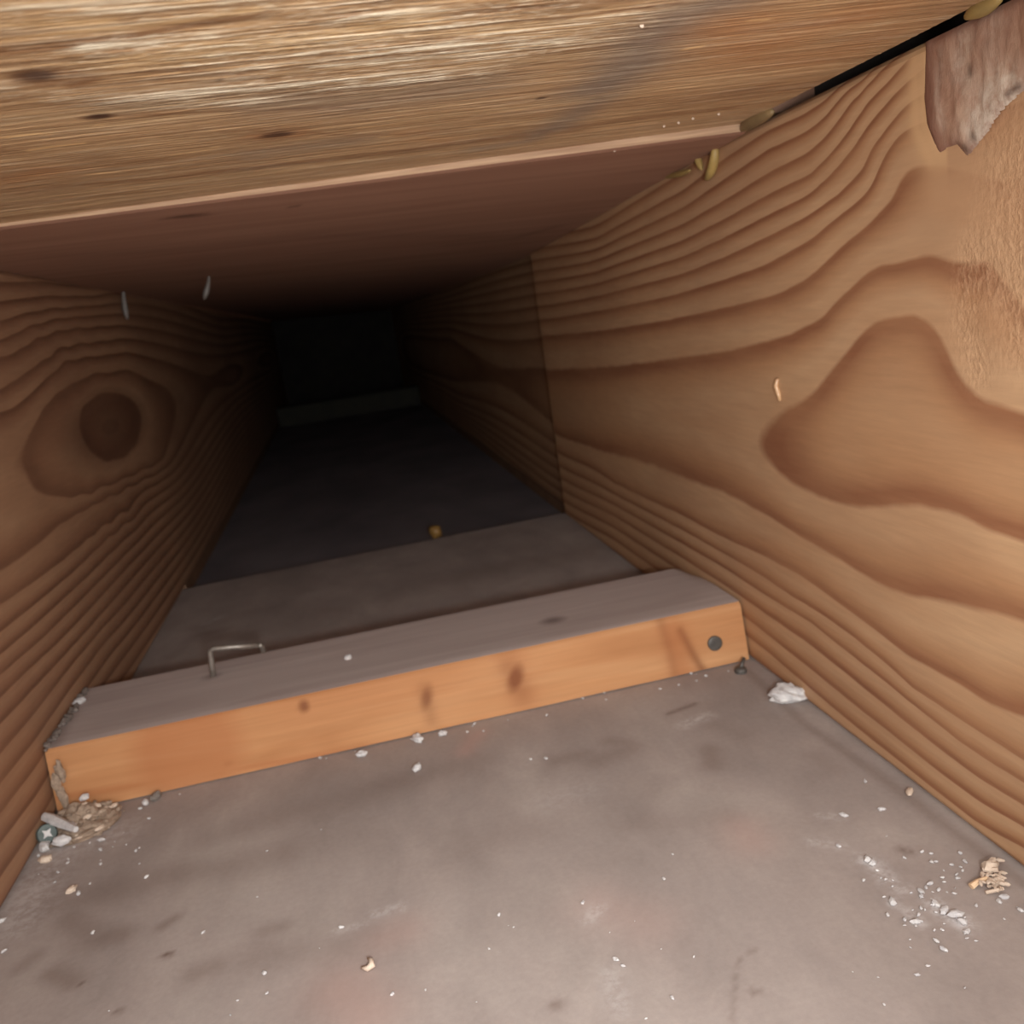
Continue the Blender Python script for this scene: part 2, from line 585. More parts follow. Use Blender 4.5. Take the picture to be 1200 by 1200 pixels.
far_r = [(y, z, v) for y in (1.6, 2.6) for z, v in ((0.01, 8.5), (0.04, 5), (0.09, 2), (0.13, 1.6), (0.17, 2), (0.2, 4), (0.26, 10))]
near_r = [(0.1, z, v) for z, v in ((0.02, 7), (0.08, 3), (0.14, 0.5), (0.2, 2.5), (0.26, 4))]
far_l = [(y, z, v) for y in (1.6, 2.6) for z, v in ((0.01, 15), (0.06, 10), (0.12, 5), (0.16, 2.5), (0.2, 4), (0.26, 8))]
near_l = [(0.15, z, v) for z, v in ((0.02, 12), (0.08, 6), (0.13, 3), (0.2, 5), (0.26, 9))]
FIT_R = trace_field(RIGHT, W, far_r + near_r)
FIT_L = trace_field(LEFT, 0.0, far_l + near_l)


# ------------------------------------------------------------------ joists
BARK_PX = [(1085, 48), (1084, 80), (1083, 115), (1086, 145), (1094, 166), (1101, 180), (1112, 172), (1122, 170), (1134, 184),
           (1148, 166), (1160, 152), (1166, 140), (1180, 124), (1200, 106), (1216, 96), (1216, -14), (1170, -2), (1120, 27)]
BARK = np.array([un(a, b, 0, W)[1:] for a, b in BARK_PX])
BARK[:, 1] = np.minimum(BARK[:, 1], TOP - 0.0008)


def joist(name, x, side, y0, y1, ys, fit, mat, top=TOP):
    """side +1: the visible face looks towards -X (right joist); -1: towards +X."""
    zs = np.linspace(0, top, 176)
    Y, Z = np.meshgrid(ys, zs, indexing='ij')
    P2 = np.stack([Y, Z], -1).reshape(-1, 2)
    ring = rbf_eval(fit, P2)
    fr = ring - np.floor(ring)
    X = np.full(len(P2), x)
    # eased arrises
    for e in (P2[:, 1], top - P2[:, 1]):
        X += side * 0.0022 * np.clip(1 - e / 0.0032, 0, 1) ** 2
    pale = np.zeros(len(P2))
    torn = np.zeros(len(P2))
    if side > 0 and y0 < 0.2:
        D = in_poly(P2, BARK)
        pale = np.clip(np.exp(-(np.minimum(D, 0) / 0.009) ** 2) * (P2[:, 0] > BARK[5, 0] - 0.004), 0, 1)
        pale = np.maximum(pale, stroke(P2, [un(1072, 62, 0, W)[1:], un(1074, 150, 0, W)[1:], un(1092, 188, 0, W)[1:]], 0.0045))
        torn = sum(stroke(P2, [un(a, b, 0, W)[1:] for a, b in pl], s) for pl, s in
                   [([(1190, 190), (1185, 300)], 0.014), ([(1140, 300), (1130, 380), (1145, 430)], 0.007), ([(1198, 330), (1200, 400)], 0.01)])
        torn = np.clip(torn, 0, 1)
        X += side * 0.0009 * np.clip(D / 0.004, 0, 1)    # shallow pocket behind the bark
    plainw = np.zeros(len(P2))
    if side > 0 and y0 < 0.2:
        rp = lambda *q: [un(a, b, 0, W)[1:] for a, b in q]
        plainw = stroke(P2, rp((1195, 150), (1185, 250), (1150, 240)), .011) + stroke(P2, rp((1100, 225), (1130, 210)), .008) + stroke(P2, rp((1195, 400), (1170, 350)), .007, .5)
        plainw = np.clip(plainw, 0, 1)
    knot = np.zeros(len(P2))
    if side < 0:
        kp = lambda a, b: un(a, b, 0, x)[1:]
        c0, e0, g0 = kp(130, 500), kp(168, 500), kp(130, 542)
        knot = ell(P2, c0, abs(e0[0] - c0[0]), abs(g0[1] - c0[1]), 0, .62, .3)
        knot = np.maximum(knot, ell(P2, c0, abs(e0[0] - c0[0]) * .5, abs(g0[1] - c0[1]) * .5, 0, .72, .6))
    P = np.stack([X, P2[:, 0], P2[:, 1]], -1).reshape(len(ys), len(zs), 3)
    mb = MB()
    mb.grid(P, 0, flip=(side < 0))
    n0 = mb.n
    xa, xb = x + side * 0.0022, x + side * 0.038
    mb.add([(xa, y0, 0), (xb, y0, 0), (xb, y0, top), (xa, y0, top), (xa, y1, 0), (xb, y1, 0), (xb, y1, top), (xa, y1, top)],
           [(0, 1, 2, 3), (4, 7, 6, 5), (1, 5, 6, 2), (3, 2, 6, 7), (0, 4, 5, 1)], 0)
    o = mb.build(name, mat, loc=(x + side * 0.019, y0, 0), attrs={'ring': ring, 'pale': pale, 'torn': torn, 'knot': knot, 'plainw': plainw})
    me = o.data
    return o


ys_near = np.concatenate([np.linspace(-0.10, 0.19, 30), np.arange(0.20, 0.845, 0.00145), [0.846]])
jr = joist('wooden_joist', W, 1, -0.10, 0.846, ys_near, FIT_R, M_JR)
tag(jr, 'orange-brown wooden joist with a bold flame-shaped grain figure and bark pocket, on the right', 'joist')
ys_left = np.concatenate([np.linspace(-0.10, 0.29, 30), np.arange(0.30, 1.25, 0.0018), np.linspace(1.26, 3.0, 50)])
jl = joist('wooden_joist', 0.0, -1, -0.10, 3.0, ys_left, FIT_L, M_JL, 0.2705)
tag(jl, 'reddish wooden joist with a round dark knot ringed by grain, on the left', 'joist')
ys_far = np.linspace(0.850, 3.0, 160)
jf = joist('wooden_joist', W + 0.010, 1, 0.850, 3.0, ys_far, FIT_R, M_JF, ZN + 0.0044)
tag(jf, 'joist length toned darker for deep shade, set back beyond the end of the flame-grained right joist', 'joist')

# bark pocket let into the right joist
by = np.arange(BARK[:, 0].min() - .001, BARK[:, 0].max() + .001, 0.0009)
bz = np.arange(BARK[:, 1].min() - .001, BARK[:, 1].max() + .001, 0.0009)
BY, BZ = np.meshgrid(by, bz, indexing='ij')
P2 = np.stack([BY, BZ], -1).reshape(-1, 2)
D = in_poly(P2, BARK)
hh = np.array([mnoise.noise(Vector((a * 160, b * 60, 0.3))) + .5 * mnoise.noise(Vector((a * 420, b * 210, 2.3))) for a, b in P2])
X = W + 0.0004 - 0.0009 * np.clip((D + .0007) / 0.002, 0, 1) - 0.0005 * hh * np.clip(D / 0.003, 0, 1)
keep = (D > -0.0007)
idx = -np.ones(len(P2), int)
idx[keep] = np.arange(keep.sum())
nu, nv = len(by), len(bz)
ii = idx.reshape(nu, nv)
fs = [(ii[a, b], ii[a + 1, b], ii[a + 1, b + 1], ii[a, b + 1]) for a in range(nu - 1) for b in range(nv - 1)
      if min(ii[a, b], ii[a + 1, b], ii[a + 1, b + 1], ii[a, b + 1]) >= 0]
K2 = P2[keep]
bp = lambda *q: [un(a, b, 0, W)[1:] for a, b in q]
mold = np.clip(stroke(K2, bp((1146, 148), (1160, 125), (1185, 105)), 0.0055, 1.3)
               + stroke(K2, bp((1130, 52), (1124, 80), (1136, 96)), 0.0042, .55) + stroke(K2, bp((1104, 60), (1100, 110), (1106, 150)), 0.0016, .4)
               + stroke(K2, bp((1165, 30), (1165, 100)), 0.006, .3), 0, 1)
pit = np.clip(sum(stroke(K2, bp(*q), 0.0011) * .7 for q in [[(1138, 78), (1139, 86)], [(1182, 110), (1196, 101)],
                                                      [(1132, 172), (1135, 176)], [(1142, 158), (1144, 162)]]), 0, 1)
rim = np.clip(1 - D[keep] / 0.0035, 0, 1)
rim = np.maximum(rim, stroke(K2, bp((1089, 60), (1090, 120), (1096, 158)), 0.0035))
MB().add(np.stack([X[keep], K2[:, 0], K2[:, 1]], -1), fs).build('bark_pocket', M_BARK, parent=jr, attrs={'mold': mold, 'pit': pit, 'rim': rim},
                                                               smooth=True)['label'] = 'gray-brown bark pocket with white mould'
# small resin tear on the right joist
q0 = [un(a, b, 0, W - 0.0006) for a, b in ((911, 444), (909, 452), (912, 461), (914, 470))]
MB().tube(q0, [0.0008, 0.0012, 0.0011, 0.0006], 8).build('resin_tear', plain('resin', srgb(176, 134, 98), srgb(206, 166, 124), 90, .3, .5), parent=jr,
                                                         smooth=True)

# ------------------------------------------------------------------ floor: drywall panels
M_LEAK = plain('leak_strip_wood', srgb(120, 92, 72), srgb(140, 108, 84), 60)
floor = empty('floor', (W / 2, 0.4, 0))
tag(floor, 'pinkish gray drywall panels lying below the joists', 'floor', kind='structure')
ey0, ey1 = fl(215, 690)[1], fl(665, 600)[1]
eslope = (ey1 - ey0) / W
nx = 185
xs = np.linspace(-0.0026, W + 0.0026, nx)
ts = np.linspace(0, 1, 480)
Xg, T = np.meshgrid(xs, ts, indexing='ij')
Yg = -0.10 + T * (ey0 + eslope * Xg + 0.10)
P2 = np.stack([Xg, Yg], -1).reshape(-1, 2)
FP = lambda *q: [fl(a, b)[:2] for a, b in q]
stain_dark = np.zeros(len(P2))
for q, s, a in [
    ([(60, 1060), (180, 1030), (330, 1000)], .012, .30), ([(80, 1075), (110, 1100)], .007, .35), ([(40, 1120), (20, 1135)], .004, .3),
    ([(60, 1140), (85, 1150)], .005, .45), ([(120, 1098), (140, 1095)], .006, .4), ([(190, 1085), (205, 1075)], .003, .45), ([(230, 1140), (250, 1132)], .006, .35),
    ([(300, 1120), (400, 1110)], .010, .22), ([(310, 1090), (330, 1085)], .005, .3), ([(250, 980), (420, 930), (560, 890)], .012, .22),
    ([(700, 890), (740, 875)], .008, .28), ([(650, 890), (690, 882)], .006, .25), ([(832, 878), (834, 895)], .006, .38), ([(715, 868), (735, 870)], .006, .3),
    ([(783, 836), (815, 824)], .0016, .6), ([(870, 860), (840, 850)], .008, .18), ([(960, 885), (975, 900)], .007, .2), ([(560, 985), (620, 975)], .012, .15),
    ([(740, 965), (800, 960), (850, 955)], .008, .15), ([(1055, 994), (1066, 997)], .0018, .6), ([(40, 1022), (60, 1024)], .007, .35),
    ([(648, 1178), (655, 1176)], .002, .5), ([(858, 1198), (862, 1140), (868, 1122), (885, 1112)], .0006, .35), ([(880, 1160), (890, 1163)], .0008, .8),
    ([(192, 1119), (199, 1118)], .0013, 1.0), ([(136, 1186), (142, 1185)], .001, .8), ([(93, 1152), (95, 1153)], .001, .8),
    ([(200, 770), (230, 745), (260, 738)], .006, .2), ([(230, 735), (300, 715)], .012, .15), ([(380, 715), (560, 670), (700, 640)], .02, .18),
    ([(60, 945), (130, 950)], .012, .35), ([(875, 785), (940, 845), (1060, 930), (1200, 1035)], .003, .35),  # last stroke paints the soft shade along the foot of the right joist
]:
    stain_dark = np.maximum(stain_dark, stroke(P2, FP(*q), s, a))
white = np.zeros(len(P2))
for q, s, a in [
    ([(1010, 1005), (1025, 1012), (1045, 1035), (1056, 1040)], .0035, .5), ([(1014, 1008), (1024, 1012)], .0018, 1.0), ([(1044, 1055), (1052, 1061)], .0014, .8),
    ([(1095, 1058), (1110, 1072), (1132, 1080)], .0028, .9), ([(1118, 1072), (1130, 1084)], .003, .9), ([(1065, 1068), (1080, 1082)], .002, .6),
    ([(800, 850), (830, 838)], .004, .4), ([(808, 845), (826, 840)], .0014, .8), ([(440, 1070), (468, 1062)], .003, .35), ([(640, 940), (690, 925)], .01, .12),
    ([(395, 1090), (425, 1082)], .002, .3), ([(20, 1080), (60, 1010)], .012, .35), ([(60, 1000), (140, 975)], .012, .3), ([(950, 985), (985, 990)], .0025, .35),
    ([(960, 955), (985, 957)], .002, .4), ([(715, 1140), (725, 1180)], .004, .25), ([(690, 1075), (700, 1065)], .003, .4), ([(240, 730), (260, 722)], .004, .3),
]:
    white = np.maximum(white, stroke(P2, FP(*q), s, a))
pink = np.zeros(len(P2))
for q, s, a in [([(400, 1160), (430, 1190)], .014, .35), ([(560, 860), (545, 880)], .006, .4), ([(870, 970), (880, 985)], .01, .3), ([(450, 1100), (470, 1090)], .01, .25),
                ([(700, 1060), (760, 1080)], .012, .2)]:
    pink = np.maximum(pink, stroke(P2, FP(*q), s, a))
Zg = np.array([0.0004 * mnoise.noise(Vector((a * 30, b * 30, 0))) for a, b in P2]) - 0.0008 + 0.0005
Pn = np.stack([P2[:, 0], P2[:, 1], Zg], -1).reshape(nx, len(ts), 3)
mb = MB().grid(Pn, 0)
edge = Pn[:, -1]
lo = edge.copy()
lo[:, 2] = -0.0127
E2 = np.stack([edge, lo], 1)
mb.grid(E2, 1, flip=False)
mb.add([(0, -.1, -.0127), (W, -.1, -.0127), (W, ey1, -.0127), (0, ey0, -.0127)], [(0, 3, 2, 1)], 1)
o = mb.build('drywall_panel', [M_PAPER, M_CORE], parent=floor, attrs={'stain_dark': stain_dark, 'white': white, 'pink': pink})
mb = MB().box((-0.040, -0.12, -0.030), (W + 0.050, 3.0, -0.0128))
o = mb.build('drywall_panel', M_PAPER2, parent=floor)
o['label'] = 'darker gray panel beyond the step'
for xa in (-0.038, W + 0.0105):
    MB().box((xa, 0.86, -0.0126), (xa + 0.036, 3.0, -0.0002)).build('leak_strip', M_LEAK, parent=floor)  # added strip closing the slot under the joist against stray light

# ------------------------------------------------------------------ ceiling: plywood sheets
ceiling = empty('ceiling', (W / 2, 0.3, 0.273))
tag(ceiling, 'plywood subfloor sheets seen from below above the joist bay', 'ceiling', kind='structure')


def zfar(x, y):
    zr = 0.2672 - 0.0335 * (y - 0.395)
    zr = np.where(y > 0.9, 0.2503, zr)
    return 0.2698 + (zr - 0.2698) * np.clip(x / W, 0, 1)


LIP = [(-40, 273), (0, 268), (150, 249), (300, 230), (450, 211), (600, 191), (750, 172), (866, 156)]
lx, ly = [], []
for a, b in LIP:
    z = 0.269
    for _ in range(6):
        q = fl(a, b, z)
        z = float(zfar(q[0], q[1]))
    lx.append(q[0])
    ly.append(q[1])
print('lip', [round(float(v), 4) for v in lx], [round(float(v), 4) for v in ly])
lc = np.polyfit(lx, ly, 1)
lipy = lambda x: lc[0] * x + lc[1]
nx = 250
XE = W - 0.0032
xs = np.linspace(-0.038, XE, nx)
ts = np.linspace(0, 1, 330)
Xg, T = np.meshgrid(xs, ts, indexing='ij')
YH = 0.15 
Yg = YH + T * (lipy(Xg) - YH)
P2 = np.stack([Xg, Yg], -1).reshape(-1, 2)
CPn = lambda *q: [fl(a, b, ZN)[:2] for a, b in q]
acc = {k: np.zeros(len(P2)) for k in ('grain', 'gray', 'orange', 'light', 'knot', 'glint_fuzz')}
for k, q, s, a in [
    ('grain', [(0, 62), (80, 54), (160, 42), (230, 28), (300, 16)], .0022, .65), ('grain', [(0, 76), (100, 66), (160, 56)], .0018, .5),
    ('grain', [(30, 96), (70, 82), (110, 92), (90, 102)], .0018, .6), ('grain', [(150, 86), (210, 82), (260, 86), (320, 93)], .0009, .7),
    ('grain', [(95, 138), (180, 134), (300, 129), (400, 126), (432, 128)], .0009, .7), ('grain', [(260, 155), (325, 150), (390, 158), (470, 158), (600, 147)], .0011, .55),
    ('grain', [(0, 226), (100, 216), (200, 208), (300, 196), (420, 184), (600, 160), (760, 138), (860, 126)], .0026, .6),
    ('grain', [(0, 256), (150, 240), (300, 221), (480, 200), (600, 180), (760, 160)], .0020, .55),
    ('grain', [(0, 240), (200, 222), (380, 200)], .002, .3), ('grain', [(600, 24), (660, 21), (690, 17), (740, 10), (800, 3)], .0007, .9),
    ('grain', [(560, 4), (620, 10), (740, 2)], .001, .4), ('grain', [(400, 20), (480, 8), (540, 6)], .0012, .35), ('grain', [(460, 44), (560, 46), (600, 44)], .0010, .35),
    ('grain', [(540, 46), (556, 45)], .0006, .9), ('grain', [(0, 180), (150, 190), (290, 186)], .006, .25), ('grain', [(40, 200), (200, 190)], .004, .25),
    ('grain', [(620, 165), (900, 100)], .005, .25), ('grain', [(760, 130), (900, 112), (960, 96)], .003, .3),
    ('gray', [(850, 2), (800, 20), (760, 50), (740, 80), (700, 105)], .014, .75), ('gray', [(730, 100), (690, 125), (650, 150)], .009, .55),
    ('gray', [(560, 100), (420, 120), (330, 120)], .016, .40), ('gray', [(300, 180), (420, 165)], .008, .35), ('gray', [(250, 110), (150, 120)], .010, .25),
    ('gray', [(690, 120), (620, 165), (560, 175)], .006, .45),
    ('orange', [(860, 30), (880, 60), (930, 40), (1000, 20)], .015, .55), ('orange', [(880, 70), (960, 70), (1060, 30)], .012, .40), ('orange', [(520, 165), (480, 155)], .006, .2),
    ('orange', [(300, 160), (350, 157)], .004, .5), ('orange', [(60, 200), (20, 210)], .008, .35),
    ('glint_fuzz', [(300, 80), (450, 75), (600, 60), (720, 30)], .014, .55), ('glint_fuzz', [(380, 20), (520, 25), (640, 10)], .01, .8), ('glint_fuzz', [(0, 110), (200, 120), (300, 118)], .006, .5),
    ('glint_fuzz', [(130, 60), (260, 60), (350, 45), (460, 60), (640, 50)], .012, .9), ('glint_fuzz', [(200, 115), (330, 100), (430, 95), (560, 85)], .008, .8), ('glint_fuzz', [(0, 20), (300, 8)], .008, .5),
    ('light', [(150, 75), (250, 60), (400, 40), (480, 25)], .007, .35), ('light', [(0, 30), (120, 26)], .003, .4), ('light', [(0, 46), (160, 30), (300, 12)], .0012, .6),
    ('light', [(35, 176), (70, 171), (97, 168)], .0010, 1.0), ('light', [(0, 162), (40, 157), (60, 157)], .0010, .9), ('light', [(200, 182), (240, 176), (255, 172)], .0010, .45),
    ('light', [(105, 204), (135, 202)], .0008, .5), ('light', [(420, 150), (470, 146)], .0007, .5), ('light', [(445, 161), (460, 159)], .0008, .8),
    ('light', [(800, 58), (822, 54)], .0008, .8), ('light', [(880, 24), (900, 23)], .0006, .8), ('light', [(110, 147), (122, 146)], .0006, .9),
]:
    acc[k] = np.maximum(acc[k], stroke(P2, CPn(*q), s, a))


def kn(px, py, wpx, hpx, amp, key='knot', soft=.35):
    c = fl(px, py, ZN)
    e = fl(px + wpx, py - wpx * 0.13, ZN)
    g = fl(px, py + hpx, ZN)
    acc[key] = np.maximum(acc[key], ell(P2, c[:2], np.hypot(*(e - c)[:2]), np.hypot(*(g - c)[:2]), math.atan2(e[1] - c[1], e[0] - c[0]), amp, soft))


kn(50, 90, 36, 11, .55, 'grain'), kn(40, 89, 24, 7, .75), kn(46, 88, 16, 4.5, .55, 'gray'), kn(90, 98, 14, 5, .6, 'grain')
kn(116, 137, 17, 3.2, .95), kn(325, 158, 20, 3.0, .85), kn(325, 158, 40, 9, .35, 'grain'), kn(634, 115, 6, 1.8, .9), kn(412, 72, 2, 1, .9), kn(258, 93, 4, 1, .8)
P = np.stack([P2[:, 0], P2[:, 1], np.full(len(P2), ZN)], -1)
ring = np.array([mnoise.noise(Vector((a * 14, b * 420, 0.2))) for a, b in P2])
P[:, 2] += 0.00022 * ring
P = P.reshape(nx, len(ts), 3)
mb = MB().grid(P, 0, flip=True)
mb.add([(-.038, YH, ZN), (XE, YH, ZN), (XE, YH, ZN + .018), (-.038, YH, ZN + .018),
        (-.038, lipy(-.038), ZN), (XE, lipy(XE), ZN), (XE, lipy(XE), ZN + .018), (-.038, lipy(-.038), ZN + .018)],
       [(0, 1, 2, 3), (4, 7, 6, 5), (3, 2, 6, 7), (0, 3, 7, 4), (1, 5, 6, 2)], 1)
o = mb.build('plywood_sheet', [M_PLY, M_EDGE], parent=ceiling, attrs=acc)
o['label'] = 'tan near sheet with knots and fibrous grain'

xs = np.linspace(0.0006, W - 0.0012, 120)
ts = np.concatenate([[0, .0012], np.linspace(.004, .35, 150), np.linspace(.36, 1, 60)])
Xg, T = np.meshgrid(xs, ts, indexing='ij')
Yg = lipy(Xg) + T * (3.0 - lipy(Xg))
P2 = np.stack([Xg, Yg], -1).reshape(-1, 2)
zb = zfar(P2[:, 0], P2[:, 1])
zb += np.where(T.reshape(-1) == 0, 0.0007, 0)
kq = ell(P2, fl(220, 248, .2705)[:2], .011, .0035, 0, .9) + ell(P2, fl(345, 186 + 50, .27)[:2], .003, .0015, 0, .6)
kq = np.maximum(kq, stroke(P2, [fl(a, b, .2695)[:2] for a, b in [(60, 300), (200, 290), (350, 270), (560, 262)]], .012, .16))
kq = np.maximum(kq, stroke(P2, [fl(a, b, .2695)[:2] for a, b in [(520, 273), (600, 262), (650, 248)]], .006, .3))
P = np.stack([P2[:, 0], P2[:, 1], zb], -1).reshape(len(xs), len(ts), 3)
mb = MB().grid(P, 0, flip=True)
up = P[:, 0].copy()
up[:, 2] = ZN + 0.004
mb.grid(np.stack([P[:, 0], up], 1), 1, flip=False)
up2 = P[[0, -1]][:, :, :].copy()
for s_, e in ((0, up2[0]), (1, up2[1])):
    t_ = e.copy()
    t_[:, 2] = ZN + 0.004
    mb.grid(np.stack([e, t_], 1), 1)
far = mb.build('plywood_sheet', [M_PLY2, M_EDGE], parent=ceiling, attrs={'knot': kq}, smooth=False)
far['label'] = 'pinkish far sheet with a pale front edge'
MB().box((-.038, YH, ZN + 0.0185), (W + .05, 0.4, ZN + 0.030)).box((W + .0385, YH - .02, .2), (W + .05, 0.85, ZN + 0.0185)).build('light_blocker', M_BACK, parent=ceiling)  # unseen dark cover added to shut out world light above the gap
MB().box((-.038, 0.4, ZN + 0.0045), (W + .05, 3.0, ZN + 0.018)).build('light_blocker', M_PLY2, parent=ceiling)  # unseen sheet added to stop light leaking in over the far plywood

# ------------------------------------------------------------------ far end of the bay
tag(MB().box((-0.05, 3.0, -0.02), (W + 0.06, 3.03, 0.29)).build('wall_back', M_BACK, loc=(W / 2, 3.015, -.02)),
    'board toned dark for deep shade, closing the far end of the bay', 'wall', kind='structure')

# ------------------------------------------------------------------ wooden cross block
HS = 0.0330
yA, yB, yR = 0.4375, 0.4425, 0.5245       # front bottom, front top, rear
xl, xr = 0.0012, W - 0.0012
nx = 260
xs = np.linspace(xl, xr, nx)
nz = 30
zs = np.linspace(0.0004, HS, nz)
Xg, Zg = np.meshgrid(xs, zs, indexing='ij')
er = np.clip(1 - (HS - Zg) / 0.0035, 0, 1) ** 2 * 0.0016
wav = np.array([0.0006 * mnoise.noise(Vector((x * 22, 1.7, 0))) for x in xs])[:, None]
Yf = yA + (yB - yA) * Zg / HS + er + wav
Pf = np.stack([Xg, Yf, Zg - er * .2], -1)
ny = 56
tt = np.linspace(0, 1, ny)
Xt, Tt = np.meshgrid(xs, tt, indexing='ij')
Y0 = Pf[:, -1, 1][:, None]
Yt = Y0 + Tt * (yR - Y0)
Zt = HS - 0.2 * 0.0016 * (1 - np.clip(Tt / .05, 0, 1)) - 0.002 * np.clip((Tt - .95) / .05, 0, 1) ** 2
Pt = np.stack([Xt, Yt, Zt], -1)
# worn upper corner at the right-hand end
cut = np.clip((Pt[..., 0] - (xr - 0.010)) / 0.010, 0, 1) * np.clip((Tt - .35) / .65, 0, 1)
Pt[..., 2] -= 0.006 * cut ** 2
PF2 = Pf[..., [0, 2]].reshape(-1, 2)
PT2 = Pt[..., :2].reshape(-1, 2)


def bf(a, b):
    q = un(a, b, 1, 0.440)
    return q[[0, 2]]


kF = np.zeros(len(PF2))
kF = np.maximum(kF, ell(PF2, bf(604, 795), .0042, .0072, -.35, .95, .5))
kF = np.maximum(kF, stroke(PF2, [bf(596, 782), bf(612, 812)], .006, .35))
kF = np.maximum(kF, ell(PF2, bf(500, 818), .0030, .0062, -.25, .75, .6))
kF = np.maximum(kF, stroke(PF2, [bf(497, 808), bf(505, 842)], .004, .30))
kF = np.maximum(kF, ell(PF2, bf(356, 829), .0026, .0030, 0, .8, .5))
kF = np.maximum(kF, stroke(PF2, [bf(798, 740), bf(812, 768), bf(824, 788)], .0024, .65))
kF = np.maximum(kF, stroke(PF2, [bf(776, 730), bf(786, 765), bf(790, 792)], .0030, .35))
kF = np.maximum(kF, ell(PF2, bf(268, 893), .0024, .0012, 0, .25, .5))
sF = np.maximum(stroke(PF2, [bf(790, 740), bf(800, 790)], .008, .55), ell(PF2, bf(220, 880), .026, .03, 0, .55, .25))
sF = np.maximum(sF, stroke(PF2, [bf(60, 935), bf(500, 862), bf(870, 775)], .0016, .5))  # darker line along the lower edge of the front face
sF = np.maximum(sF, stroke(PF2, [bf(340, 830), bf(620, 790)], .01, .15))
sF = np.maximum(sF, stroke(PF2, [bf(600, 770), bf(612, 815)], .010, .3))
kT = np.maximum(ell(PT2, fl(648, 727, HS)[:2], .006, .005, 0, .7, .6), ell(PT2, fl(248, 793, HS)[:2], .005, .004, 0, .45, .6))
sT = np.maximum(stroke(PT2, [fl(a, b, HS)[:2] for a, b in [(120, 850), (300, 805), (560, 755), (800, 700)]], .012, .15),
                stroke(PT2, [fl(a, b, HS)[:2] for a, b in [(60, 880), (100, 805)]], .004, .4))
mb = MB()
mb.grid(Pf, 0)
mb.grid(Pt, 1)
re = Pt[:, -1].copy()
rl = re.copy()
rl[:, 2] = 0.0004
mb.grid(np.stack([re, rl], 1), 1)
for k, P_ in ((0, 1), (-1, -1)):
    f_, t_ = Pf[k], Pt[k]
    prof = np.concatenate([f_, t_[1:], rl[[k]]])
    n_ = len(prof)
    mb.add(prof, [tuple(range(n_))[::P_ * -1]], 0)
block = mb.build('wood_block', [M_BF, M_BT], loc=(W / 2, 0.48, 0),
                 attrs={'knot': np.concatenate([kF, kT]), 'stain_dark': np.concatenate([sF, sT])})
tag(block, 'wooden cross block with dusty gray top and clean orange front, nailed between the joists', 'wood block')
block2 = MB().box((0.002, 2.405, -0.012), (W + 0.008, 2.46, 0.038)).build('wood_block', [plain('shade_toned_wood', srgb(62, 60, 54), srgb(72, 68, 58), 60, .8, .2)],  # wood toned near-black to imitate the darkness deep in the bay
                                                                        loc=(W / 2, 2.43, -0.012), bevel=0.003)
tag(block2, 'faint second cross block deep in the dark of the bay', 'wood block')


def disc_head(c, nrm, r, h, name, mat, parent, dome=0.35):
    c, nrm = Vector(c), Vector(nrm).normalized()
    pts = [c - nrm * 0.004, c + nrm * h * .4, c + nrm * h * .8, c + nrm * h, c + nrm * (h + .0001)]
    o = MB().tube(pts, [r * .9, r, r * .93, r * .6, r * .05], 18).build(name, mat, parent=parent, smooth=True)
    return o


q = un(838, 754, 1, 0.4385)
disc_head(q, (0, -1, 0.1), 0.0042, 0.0006, 'nail_head', M_NAIL, block)['label'] = 'gray nail head'

# staple standing out of the rear edge of the block top
sb = fl(249, 793, HS)
st = fl(249, 793, HS)
ycr = sb[1]
A = np.array([sb[0], ycr, HS - .004])
B = un(246, 760, 1, ycr)
C = un(303, 756, 1, ycr + 0.002)
stm = MB()
rads = 0.0016
stm.tube([A, A * .5 + B * .5, B * .93 + A * .07, B + (C - B) * .06, B * .5 + C * .5, C], [rads, rads, rads, rads, rads, rads * .95], 8)
stm.tube([C, C + np.array([0.0012, .001, -.0008]), C + np.array([.0016, .0016, -.005])], rads, 8)
staple = stm.build('staple', M_STEEL, loc=tuple(A), smooth=True)
tag(staple, 'bent metal staple standing up from the back edge of the wooden cross block', 'staple')

# nail in the floor beside the block's right end
q = fl(868, 787)
nl = MB()
nl.tube([q + np.array([0, 0, -.003]), q + np.array([0, 0, .0012]), q + np.array([0, 0, .0022]), q + np.array([0, 0, .0027])], [.003, .0034, .003, .0008], 16)
nl.tube([q + np.array([0, .0, .0015]), q + np.array([0.004, .003, .006])], .0010, 8)
tag(nl.build('nail', M_NAIL, loc=tuple(q), smooth=True), 'dark nail head sunk in the floor beside the right end of the cross block', 'nail')


# ------------------------------------------------------------------ glue
def glue(name, paths, mat, label, group=None):
    mb = MB()
    for pts, rad in paths:
        mb.tube(pts, rad, 10)
    o = mb.build(name, mat, loc=tuple(np.asarray(paths[0][0][0])), smooth=True)
    s = o.modifiers.new('soft', 'SUBSURF')
    s.levels = s.render_levels = 1
    return tag(o, label, 'glue', group)


